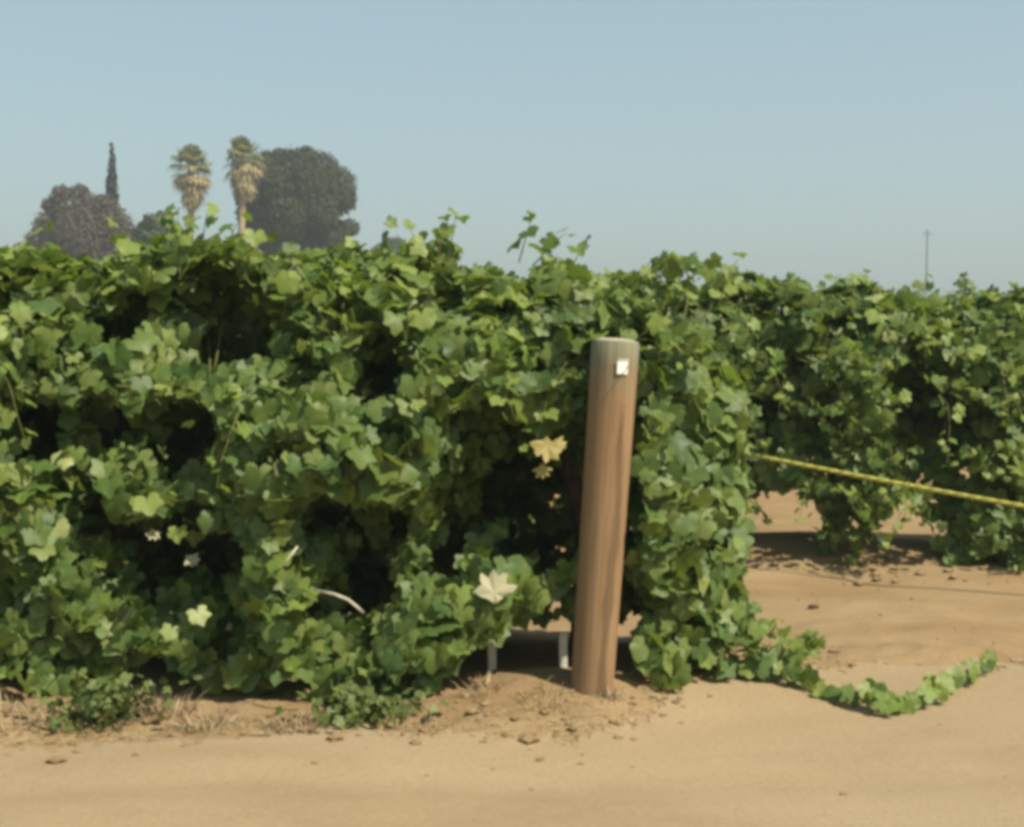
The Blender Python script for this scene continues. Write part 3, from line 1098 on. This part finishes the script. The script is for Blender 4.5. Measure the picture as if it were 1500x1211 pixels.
# ------------------------------------------------------------------ end posts
def end_post(base, top, r0, r1, label, tagged):
    base, top = Vector(base), Vector(top)
    root = empty('end_post', base)
    tag(root, label, 'post')
    root.rotation_mode = 'QUATERNION'
    root.rotation_quaternion = (top - base).to_track_quat('Z', 'Y')
    # keep local x to the right
    ax = (top - base).normalized()
    xx = Vector((1, 0, 0))
    xx = (xx - xx.dot(ax) * ax).normalized()
    yy = ax.cross(xx)
    root.rotation_quaternion = Matrix((xx, yy, ax)).transposed().to_quaternion()
    Lh = (top - base).length
    sides = 32
    V, T = [], []
    rings = [(-0.35, r0), (0.0, r0)] + [(Lh * i / 14, r0 + (r1 - r0) * i / 14) for i in range(1, 14)] + [(Lh - 0.012, r1), (Lh, r1 - 0.008)]
    for k, (z, r) in enumerate(rings):
        for i in range(sides):
            a = i / sides * 2 * math.pi
            rr = r * (1 + 0.018 * float(noise(math.cos(a) * 1.5, math.sin(a) * 1.5, z * 1.2, 61)) + 0.012 * float(noise(math.cos(a) * 5, math.sin(a) * 5, z * 0.8, 62)))
            V.append((rr * math.cos(a), rr * math.sin(a), z))
    for k in range(len(rings) - 1):
        for i in range(sides):
            p, q = k * sides + i, k * sides + (i + 1) % sides
            T += [(p, q, p + sides), (q, q + sides, p + sides)]
    me = mesh_np('shaft', V, T, [M['post']])
    o = bpy.data.objects.new('shaft', me)
    C.objects.link(o)
    o.parent = root
    # sawn top, slightly domed and uneven
    V, T = [], []
    for k, f in enumerate((1.0, 0.66, 0.33)):
        for i in range(sides):
            a = i / sides * 2 * math.pi
            z = Lh + 0.012 * (1 - f * f) + 0.003 * float(noise(math.cos(a) * 4 * f, math.sin(a) * 4 * f, 0, 64)) * (f < 1)
            rr = (r1 - 0.008) * f
            V.append((rr * math.cos(a), rr * math.sin(a), z))
    V.append((0, 0, Lh + 0.012))
    for k in range(2):
        for i in range(sides):
            p, q = k * sides + i, k * sides + (i + 1) % sides
            T += [(p, q, p + sides), (q, q + sides, p + sides)]
    for i in range(sides):
        T.append((2 * sides + i, 2 * sides + (i + 1) % sides, 3 * sides))
    o = bpy.data.objects.new('sawn_top', mesh_np('sawn_top', V, T, [M['postend']]))
    C.objects.link(o)
    o.parent = root
    if tagged:
        # small bent white tag fixed to the front near the top
        V, T = [], []
        nx, nz_ = 6, 5
        for layer, off in ((0, 0.004), (1, 0.0075)):
            for j in range(nz_ + 1):
                for i in range(nx + 1):
                    a = -math.pi / 2 + 0.05 + 0.42 * i / nx
                    z = Lh - 0.150 + 0.070 * j / nz_
                    r = r1 * 1.012 + off + (0.006 if j == nz_ else 0)
                    V.append((r * math.cos(a), r * math.sin(a), z))
        nn = (nx + 1) * (nz_ + 1)
        for j in range(nz_):
            for i in range(nx):
                p = j * (nx + 1) + i
                T += [(p, p + nx + 2, p + 1), (p, p + nx + 1, p + nx + 2)]
                p += nn
                T += [(p, p + 1, p + nx + 2), (p, p + nx + 2, p + nx + 1)]
        border = [i for i in range(nx + 1)] + [(j + 1) * (nx + 1) + nx for j in range(nz_)] + [nz_ * (nx + 1) + i for i in range(nx - 1, -1, -1)] + [j * (nx + 1) for j in range(nz_ - 1, 0, -1)]
        for a, b_ in zip(border, border[1:] + border[:1]):
            T += [(a, b_, b_ + nn), (a, b_ + nn, a + nn)]
        o = bpy.data.objects.new('tag', mesh_np('tag', V, T, [M['white']], smooth=False))
        C.objects.link(o)
        o.parent = root
    return root


end_post((pb.x, pb.y, float(height(pb.x, pb.y)) - 0.02), pt, 0.099, 0.111, 'leaning reddish brown wooden end post with grey top and white tag before the vines', True)
RA, RE = at(1095, 662, 10.35), at(1500, 735, 9.35)
A = RA + (RA - RE) * 0.35                 # enters the back row behind the right end of the front row
E = RE + (RE - RA) * 0.9
q2 = Vector((E.x + 0.11, E.y - 0.02, 0))
q2.z = float(height(q2.x, q2.y)) - 0.02
end_post(q2, q2 + Vector((0.05, 0.0, 1.7)), 0.10, 0.105, 'brown wooden end post of the back row, where the yellow rope ends', False)

# yellow three-strand rope stretched along the back row
ctrl = []
for i in range(121):
    f = i / 120
    p = A.lerp(E, f)
    want = None
    p.z -= 0.03 * math.sin(f * math.pi)
    ctrl.append(np.array(p))
ctrl = np.array(ctrl)
mb = MB()
tn = np.gradient(ctrl, axis=0)
tn /= np.linalg.norm(tn, axis=1)[:, None]
up = np.array([0, 0, 1.0])
sd = np.cross(tn, up)
sd /= np.linalg.norm(sd, axis=1)[:, None]
bb = np.cross(sd, tn)
for k in range(3):
    ph = k * 2 * math.pi / 3 + np.arange(121) * 0.85
    pts = ctrl + 0.008 * (np.cos(ph)[:, None] * sd + np.sin(ph)[:, None] * bb)
    mb.tube(pts, 0.0088, 6)
# turns round the posts
for c, r, z in ((q2 + Vector((0.02, 0, 0)), 0.112, E.z),):
    pts = [(c.x + r * math.cos(a), c.y + r * math.sin(a), z + 0.012 * math.sin(a * .5)) for a in np.linspace(-3.1, 3.1, 30)]
    mb.tube(pts, 0.012, 6)
o = mb.build('rope', M['rope'], loc=tuple(A))
tag(o, 'yellow rope stretched low along the face of the back row of vines', 'rope')

# ------------------------------------------------------------------ pale stakes left of the post
def stake(px, ytop, ybase, wpx, Y, label):
    p0, p1 = at(px, ybase, Y), at(px + 1, ytop, Y)
    h = p1.z - float(height(p0.x, p0.y))
    hw = wpx / FPX * Y / 2
    mb = MB()
    zs = (-0.08, 0.0, h * 0.5, h - 0.012, h)
    V = []
    for k, z in enumerate(zs):
        f = 0.7 if k == 4 else 1.0
        o_ = 0.0008 * math.sin(k * 2.0)
        V += [(-hw * f + o_, -hw * f * .7, z), (hw * f + o_, -hw * f * .7, z), (hw * f + o_, hw * f * .7, z), (-hw * f + o_, hw * f * .7, z)]
    T = []
    for k in range(4):
        for i in range(4):
            a, b_ = k * 4 + i, k * 4 + (i + 1) % 4
            T += [(a, b_, b_ + 4), (a, b_ + 4, a + 4)]
    T += [(16, 17, 18), (16, 18, 19)]
    mb.add(V, T)
    g = Vector((p0.x, p0.y, float(height(p0.x, p0.y))))
    o = mb.build('stake', M['stake'], smooth=False)
    o.location = g
    tag(o, label, 'stake', 'pale stakes by the end post')


stake(721, 930, 975, 12, 6.88, 'short pale wooden stake in the ground under the pale dried leaf')
stake(825, 926, 988, 12, 6.80, 'short pale wooden stake close beside the foot of the brown post')

# ------------------------------------------------------------------ weeds, straw, clods
def blade(mb, p, d, ln, wd, bend, rng):
    d = np.array(d, float)
    d /= np.linalg.norm(d)
    lat = np.cross(d, rng.normal(0, 1, 3))
    lat /= np.linalg.norm(lat) + 1e-6
    a = np.array(p, float)
    V = [a - lat * wd / 2, a + lat * wd / 2]
    for i in range(1, 4):
        f = i / 3
        q = a + d * ln * f + np.array([0, 0, -bend * f * f * ln])
        ww = wd * (1 - f) + 0.0006
        V += [q - lat * ww / 2, q + lat * ww / 2]
    T = []
    for i in range(3):
        k = i * 2
        T += [(k, k + 1, k + 3), (k, k + 3, k + 2)]
    mb.add(V, T)


def tuft(name, px, Yd, rad, hgt, n, m, label, cat, group, seed, leafy=0.0):
    if m is M['deadweed']:
        n, leafy = int(n * 3), 0.0
    rng = np.random.default_rng(seed)
    c = at(px, 1000, Yd)
    c.z = float(height(c.x, c.y))
    root = empty(name, c)
    tag(root, label, cat, group)
    mb = MB()
    for i in range(n):
        a = rng.uniform(0, 6.28)
        r = rad * math.sqrt(rng.random()) * 0.6
        x, y = c.x + r * math.cos(a), c.y + r * math.sin(a)
        blade(mb, (x, y, float(height(x, y)) - .005), (math.cos(a) * r / rad * 1.3 + rng.normal(0, .35), math.sin(a) * r / rad + rng.normal(0, .35), 1.0),
              hgt * rng.uniform(.4, 1.1), rng.uniform(.005, .011), rng.uniform(.2, 1.0), rng)
    o = mb.build('stalks', m, root)
    tag(o, kind='stuff')
    if leafy:
        mb = MB()
        for i in range(int(n * leafy)):
            p = np.array([c.x, c.y, c.z]) + np.array([rng.normal(0, rad * .5), rng.normal(0, rad * .4), abs(rng.normal(hgt * .45, hgt * .28))])
            F = frames(rng.normal(0, .6, (1, 3)) + [[0, -.4, .8]], rng.normal(0, 1, (1, 3)))[0]
            V, T = TPL_LO[rng.integers(0, NT)]
            mb.add(V @ F.T * rng.uniform(.02, .04) + p, T)
        o = mb.build('small_leaves', m, root)
        tag(o, kind='stuff')
    return root


G = 'dry weeds along the foot of the front row'
tuft('dry_weed', 232, 6.50, .24, .26, 40, M['deadweed'], 'tall fluffy beige dry weed below the big dark hollow of the vines', 'weed', G, 1, 3)
tuft('dry_weed', 30, 6.42, .32, .20, 40, M['deadweed'], 'brown dead weed at the left edge at the foot of the vines', 'weed', G, 2, 2)
tuft('dry_weed', 105, 6.34, .26, .18, 90, M['straw'], 'short straw coloured grass tuft next to the weed at the left edge', 'weed', G, 3)
tuft('dry_weed', 305, 6.28, .24, .15, 40, M['deadweed'], 'brown weed on the bank below the pale yellow-green leaves', 'weed', G, 4, 3)
tuft('dry_weed', 430, 6.24, .20, .16, 50, M['deadweed'], 'low grey-brown weed beside the bare sandy patch under the vines', 'weed', G, 5, 3)
tuft('dry_weed', 800, 6.40, .20, .13, 90, M['straw'], 'yellow grass tuft just left of the foot of the brown post', 'weed', G, 6)
tuft('dry_weed', 705, 6.55, .14, .15, 70, M['straw'], 'small curled straw tuft below the pale dried leaf', 'weed', G, 7)
tuft('dry_weed', 893, 6.46, .08, .13, 22, M['deadweed'], 'small brown weed touching the right foot of the brown post', 'weed', G, 8, 1.5)
tuft('dry_weed', 590, 6.22, .32, .10, 90, M['straw'], 'thin low grass patch in front of the lowest vine leaves', 'weed', G, 9)
tuft('green_weed', 545, 6.35, .25, .14, 50, M['weed'], 'fresh green weed at the foot of the vines left of the post', 'weed', None, 10, 4)
tuft('green_weed', 150, 6.38, .22, .24, 50, M['weed'], 'green weed mixed in the dry grass at the left', 'weed', None, 11, 4)

# loose straw and small clods: nobody could count them
rng = np.random.default_rng(8)
mb = MB()
for i in range(2600):
    x = rng.uniform(-3.2, 1.6)
    y = road_edge(x) + abs(rng.normal(0, .28)) - 0.05
    a = rng.uniform(0, 6.28)
    blade(mb, (x, y, float(height(x, y)) + .004), (math.cos(a), math.sin(a), rng.uniform(.0, .5)), rng.uniform(.02, .08), rng.uniform(.002, .005), .2, rng)
o = mb.build('straw_litter', M['straw'])
tag(o, 'scattered dry straw lying along the foot of the front vines', 'straw', kind='stuff')
oct_v = np.array([(1, 0, 0), (0, 1, 0), (-1, 0, 0), (0, -1, 0), (0, 0, 1), (0, 0, -1), (.7, .7, .5), (-.7, .7, .5), (-.7, -.7, .5), (.7, -.7, .5)], float)
oct_t = np.array([(0, 6, 9), (6, 0, 1), (1, 7, 6), (7, 1, 2), (2, 8, 7), (8, 2, 3), (3, 9, 8), (9, 3, 0), (4, 6, 7), (4, 7, 8), (4, 8, 9), (4, 9, 6), (5, 1, 0), (5, 2, 1), (5, 3, 2), (5, 0, 3)])
mb = MB()
for i in range(1500):
    if i < 500:
        x = rng.uniform(-3.4, 1.8)
        y = road_edge(x) + rng.normal(0.08, .22)
        r = abs(rng.normal(0, .008 if i > 110 else .013)) + .003
    elif i < 1300:
        x, y = rng.uniform(-3.5, 5), rng.uniform(3.6, 13)
        r = abs(rng.normal(0, .004)) + .002
    else:
        s_ = rng.uniform(-3, 3)
        q = ROW2['a'] + s_ * ROW2['d'] + ROW2['n'] * rng.uniform(.3, 1.3)
        x, y = q
        r = abs(rng.normal(0, .016)) + .004
    V = oct_v * (r * rng.uniform(.7, 1.3, (10, 3))) * [1.2, 1.0, .7]
    mb.add(V + [x, y, float(height(x, y)) + r * .3], oct_t)
o = mb.build('soil_clods', M['clod'], smooth=False)
tag(o, 'small clods of dry soil scattered over the sand', 'soil', kind='stuff')
# lone clod on the right-hand sand; its shadow is painted in as dark colour
p = at(1191, 901, EYE * FPX / (901 - 485))
mb = MB()
mb.add(oct_v * [.042, .022, .018] * rng.uniform(.8, 1.2, (10, 3)), oct_t)
o = mb.build('clod', bark('clod_shadow_tone', (.05, .035, .02), (.12, .08, .045), 40, 1), smooth=False)
o.location = (p.x, p.y, float(height(p.x, p.y)) + .01)
tag(o, 'clod with its shadow painted in, lying alone on the open sand right of the front row', 'clod')


# ------------------------------------------------------------------ distant trees
def foliage_mat(name, stops, back, tw=0.12):
    return leaf_material(name, stops, back, tuple(x * 1.5 for x in stops[-1][1]), tw, 0.75, 0.15)


M['darkcrown'] = foliage_mat('dark_crown', [(0, (0.031, 0.037, 0.014)), (.5, (0.051, 0.057, 0.023)), (1, (0.076, 0.081, 0.034))], (0.067, 0.070, 0.034))
M['browncrown'] = foliage_mat('brownish_crown', [(0, (0.068, 0.056, 0.035)), (.5, (0.095, 0.080, 0.053)), (1, (0.135, 0.108, 0.075))], (0.108, 0.094, 0.067))
M['cypress'] = foliage_mat('cypress_green', [(0, (.020, .032, .022)), (1, (.040, .055, .035))], (.035, .045, .03))
M['bush'] = foliage_mat('bush_green', [(0, (.045, .060, .028)), (1, (.085, .100, .045))], (.07, .085, .045))
M['frond'] = foliage_mat('palm_green', [(0, (0.140, 0.161, 0.058)), (1, (0.266, 0.273, 0.111))], (0.238, 0.238, 0.117), .2)
M['deadfrond'] = foliage_mat('dead_frond', [(0, (.30, .235, .11)), (1, (.46, .38, .20))], (.34, .26, .14), .15)
M['palmtrunk'] = bark('palm_trunk', (.26, .20, .12), (.40, .32, .20), 3, 1)
M['pole'] = mat('pole_wood', (.11, .09, .07), .9, .1)


def clumps(mb, C_, Rr, n, size, rng, flat=1.0, inner=.25):
    """Leaf sprays spread through ball-shaped boughs: bent four-sided flakes."""
    C_ = np.asarray(C_, float)
    Rr = np.asarray(Rr, float)
    pk = rng.choice(len(C_), n, p=Rr ** 2 / (Rr ** 2).sum())
    d = rng.normal(0, 1, (n, 3))
    d /= np.linalg.norm(d, axis=1)[:, None]
    rr = Rr[pk] * (1 - inner * rng.random(n) ** 2) * (1 + 0.10 * rng.normal(0, 1, n))
    P = C_[pk] + d * rr[:, None] * np.array([1, 1, flat])
    # drop those deep inside other boughs
    D = np.linalg.norm((P[:, None, :] - C_[None]) / np.array([1, 1, flat]), axis=2) / Rr[None]
    ok = D.min(1) > 0.62
    P, d = P[ok], d[ok]
    k = len(P)
    F = frames(d + rng.normal(0, .45, (k, 3)) + [0, 0, .3], rng.normal(0, 1, (k, 3)))
    S = size * rng.uniform(.6, 1.4, k)
    T0 = np.array([(-1, 0, -.25), (0, -.8, 0), (1, 0, -.25), (0, .9, .1), (0, 0, .2)])
    Tt = np.array([(0, 1, 4), (1, 2, 4), (2, 3, 4), (3, 0, 4)])
    V = np.einsum('nij,vj->nvi', F, T0) * S[:, None, None] + P[:, None, :]
    T = (Tt[None] + (np.arange(k) * 5)[:, None, None]).reshape(-1, 3)
    mb.add(V.reshape(-1, 3), T)


def tree(name, label, cat, Y, lobes, base_px, m, n, size, trunk_r, seed, group=None, flat=1.0, inner=.25):
    """lobes: (px, py, radius in px, depth offset m) read at depth Y."""
    rng = np.random.default_rng(seed)
    g = at(base_px, 485, Y)
    g.z = 0.0
    root = empty(name, g)
    tag(root, label, cat, group)
    Cs, Rs = [], []
    for px, py, r, dy in lobes:
        p = at(px, py, Y)
        Cs.append((p.x, Y + dy, p.z))
        Rs.append(r / FPX * Y)
    mb = MB()
    clumps(mb, Cs, Rs, n, size, rng, flat, inner)
    mb.build('crown', m, root, smooth=False)
    Cs = np.array(Cs)
    mb = MB()
    hub = Cs.mean(0)
    fork = np.array([g.x, Y, max(hub[2] * .45, .5)])
    mb.tube([(g.x, Y, -.4), (g.x + trunk_r * .3, Y, fork[2] * .5), fork], [trunk_r * 1.3, trunk_r, trunk_r * .85], 10, wob=.15, seed=seed)
    mb.build('trunk', M['treebark'], root)
    mb = MB()
    for i in rng.permutation(len(Cs))[:9]:
        mid = fork * .5 + Cs[i] * .5 + np.array([0, 0, -.4])
        mb.tube([fork - [0, 0, .3], mid, Cs[i]], [trunk_r * .55, trunk_r * .35, trunk_r * .12], 6)
    mb.build('limb', M['treebark'], root)
    return root


YT = 150.0
rng = np.random.default_rng(4)
big = [(432, 246, 27, 0), (396, 248, 23, -1), (468, 250, 27, 1), (493, 272, 27, 0), (372, 285, 27, 0), (415, 285, 33, -4), (458, 282, 32, -4), (500, 292, 24, -2), (392, 318, 30, -3),
       (432, 322, 32, -5), (474, 318, 28, -4), (366, 312, 19, 0), (513, 334, 13, 0), (410, 232, 14, 0), (450, 228, 13, 0), (378, 262, 18, 1), (500, 340, 16, -1),
       (440, 300, 48, 2), (478, 352, 30, -1), (412, 352, 32, -1), (446, 362, 34, -2), (380, 340, 22, 0), (482, 388, 38, 0), (425, 395, 38, 0), (502, 366, 20, 0)]
tree('round_tree', 'large dark round-crowned tree on the skyline beside the palms', 'tree', YT, big, 440, M['darkcrown'], 60000, .15, .55, 21, inner=.2)
brown = [(105, 310, 34, 0), (140, 320, 34, 1), (80, 335, 30, 0), (120, 350, 45, -1), (165, 335, 30, 0), (175, 365, 30, 0), (60, 360, 24, 0), (70, 300, 10, 0), (118, 282, 12, 0),
         (90, 285, 14, 0), (150, 300, 16, 0), (100, 385, 45, 0), (160, 395, 40, 0), (40, 380, 24, 0), (30, 365, 10, 0), (195, 350, 15, 0)]
tree('brown_tree', 'wide low brownish tree on the skyline at the left, below the cypress', 'tree', YT - 10, brown, 120, M['browncrown'], 32000, .14, .45, 22, inner=.45)
bt = [(225, 332, 18, 0), (240, 325, 14, 0), (212, 345, 16, 0), (250, 345, 18, 0), (230, 360, 26, 0), (245, 318, 7, 0)]
tree('bush', 'small dark bush on the skyline left of the palms', 'bush', YT - 20, bt, 230, M['bush'], 3500, .26, .2, 23, inner=.3)
bt = [(560, 372, 15, 0), (578, 366, 18, 0), (597, 374, 13, 0), (575, 388, 26, 0), (545, 385, 12, 0)]
tree('bush', 'far grey-green bush on the skyline right of the round tree', 'bush', 210, bt, 575, M['bush'], 2500, .36, .2, 24, inner=.3)
bt = [(935, 410, 12, 0), (955, 406, 12, 0), (918, 414, 10, 0), (940, 422, 18, 0), (985, 412, 10, 0)]
tree('distant_tree', 'faint hazy tree low on the skyline above the end post', 'tree', 330, bt, 940, M['browncrown'], 1800, .55, .3, 25, inner=.3)

# cypress: a thin spire
rng = np.random.default_rng(31)
g = at(164, 485, YT - 5)
g.z = 0
root = empty('cypress', g)
tag(root, 'tall thin dark cypress standing as a spire behind the brownish tree', 'tree')
Cs, Rs = [], []
for i in range(26):
    f = i / 25
    p = at(163.5 + .6 * math.sin(i), 212 + f * 230, YT - 5)
    Cs.append((p.x + rng.normal(0, .06), YT - 5 + rng.normal(0, .1), p.z))
    Rs.append((2.0 + 11 * min(1, f * 1.8) ** .9) / FPX * YT)
mb = MB()
clumps(mb, Cs, Rs, 7500, .17, rng, 1.6, .3)
mb.build('crown', M['cypress'], root, smooth=False)
mb = MB()
mb.tube([(g.x, g.y, -.3), (g.x, g.y, 4), (g.x, g.y, 16)], [.3, .25, .05], 8)
mb.build('trunk', M['treebark'], root)


def palm(px, ytop, Y, label, seed, sc=1.0):
    """Fan palm: green fans on top, a long skirt of dead tan fans below."""
    rng = np.random.default_rng(seed)
    g = at(px, 485, Y)
    g.z = 0
    root = empty('fan_palm', g)
    tag(root, label, 'palm tree', 'fan palms on the skyline')
    ctr = at(px, ytop + 38, Y)
    u = Y / FPX                                     # metres per pixel of the photograph
    mb = MB()
    pts = [(g.x, g.y, -.4)] + [(g.x + .08 * math.sin(z), g.y, z) for z in np.arange(2, ctr.z, 2.0)] + [(ctr.x, ctr.y, ctr.z)]
    mb.tube(pts, np.linspace(.42, .30, len(pts)), 12, wob=.08)
    mb.build('trunk', M['palmtrunk'], root)

    def fan(mb, o, d, stem, rad, nseg, droop):
        d = np.array(d, float)
        d /= np.linalg.norm(d)
        sd_ = np.cross(d, [0, 0, 1.0])
        sd_ /= np.linalg.norm(sd_) + 1e-6
        upv = np.cross(sd_, d)
        h = np.array(o) + d * stem
        mb.tube([o, np.array(o) + d * stem * .5 + upv * .04, h], [.035, .03, .02], 4, cap=False)
        for k in range(nseg):
            a = (k / (nseg - 1) - .5) * 3.6 + rng.normal(0, .05)
            dd = d * math.cos(a) + sd_ * math.sin(a) + upv * (.10 + rng.normal(0, .06))
            ln = rad * (1 - .12 * abs(a)) * rng.uniform(.85, 1.1)
            wv = np.cross(dd, upv)
            wv /= np.linalg.norm(wv) + 1e-6
            w_ = rad * .085
            m1 = h + dd * ln * .6
            tp = h + dd * ln + np.array([0, 0, -droop * ln])
            mb.add([h, m1 - wv * w_, m1 + wv * w_, tp], [(0, 2, 1), (1, 2, 3)])
    c = np.array(ctr)
    for i in range(46):
        el = rng.uniform(-.35, 1.35)
        az = rng.uniform(0, 6.28)
        mb = MB()
        fan(mb, c + [0, 0, .2], (math.cos(az) * math.cos(el), math.sin(az) * math.cos(el), math.sin(el)), rng.uniform(13, 20) * u * sc, rng.uniform(15, 20) * u * sc, 13, rng.uniform(.15, .5))
        mb.build('frond', M['frond'], root, smooth=False)
    for i in range(90):
        f = rng.random()
        el = -rng.uniform(.15, 1.15) - f * .25
        az = rng.uniform(0, 6.28)
        mb = MB()
        z0 = c[2] - (f * 50 - 3) * u
        fan(mb, (c[0], c[1], z0), (math.cos(az) * math.cos(el), math.sin(az) * math.cos(el), math.sin(el)), rng.uniform(16, 24) * u * sc * (1 - .62 * f), rng.uniform(16, 21) * u * sc * (1 - .3 * f), 9, .5)
        mb.build('dead_frond', M['deadfrond'], root, smooth=False)
    return root


palm(281, 207, YT - 8, 'tall fan palm standing alone left of the other palm, tan skirt of dead fronds', 41)
palm(356, 196, YT - 11, 'taller fan palm touching the dark round tree, tan skirt of dead fronds', 42, 1.0)

# thin utility pole far off on the right
g = at(1356, 485, 420)
root = empty('utility_pole', (g.x, g.y, 0))
tag(root, 'thin far utility pole faint against the sky at the right', 'pole')
tp = at(1356, 336, 420)
mb = MB()
mb.tube([(g.x, g.y, -.5), (g.x, g.y, tp.z)], [.34, .24], 10)
mb.build('shaft', M['pole'], root)
mb = MB()
mb.tube([(g.x - 1.5, g.y - .3, tp.z - 1.2), (g.x + 1.5, g.y - .3, tp.z - 1.2)], .14, 6)
mb.build('crossarm', M['pole'], root)

# ------------------------------------------------------------------ haze
bm_v = [(x, y, z) for x in (-1450, 1450) for y in (-80, 1560) for z in (-2.0, 38.0)]
bm_t = [(0, 1, 3), (0, 3, 2), (4, 6, 7), (4, 7, 5), (0, 4, 5), (0, 5, 1), (2, 3, 7), (2, 7, 6), (0, 2, 6), (0, 6, 4), (1, 5, 7), (1, 7, 3)]
m = bpy.data.materials.new('haze_air')
m.use_nodes = True
for n_ in list(m.node_tree.nodes):
    if n_.type == 'BSDF_PRINCIPLED':
        m.node_tree.nodes.remove(n_)
pv = N(m, 'ShaderNodeVolumePrincipled')
pv.inputs['Color'].default_value = (.46, .565, .63, 1)
pv.inputs['Density'].default_value = 0.0013
pv.inputs['Anisotropy'].default_value = 0.2
L(m, pv.outputs[0], m.node_tree.nodes['Material Output'].inputs['Volume'])
o = bpy.data.objects.new('haze', mesh_np('haze', bm_v, bm_t, [m], smooth=False))
C.objects.link(o)
tag(o, kind='stuff')
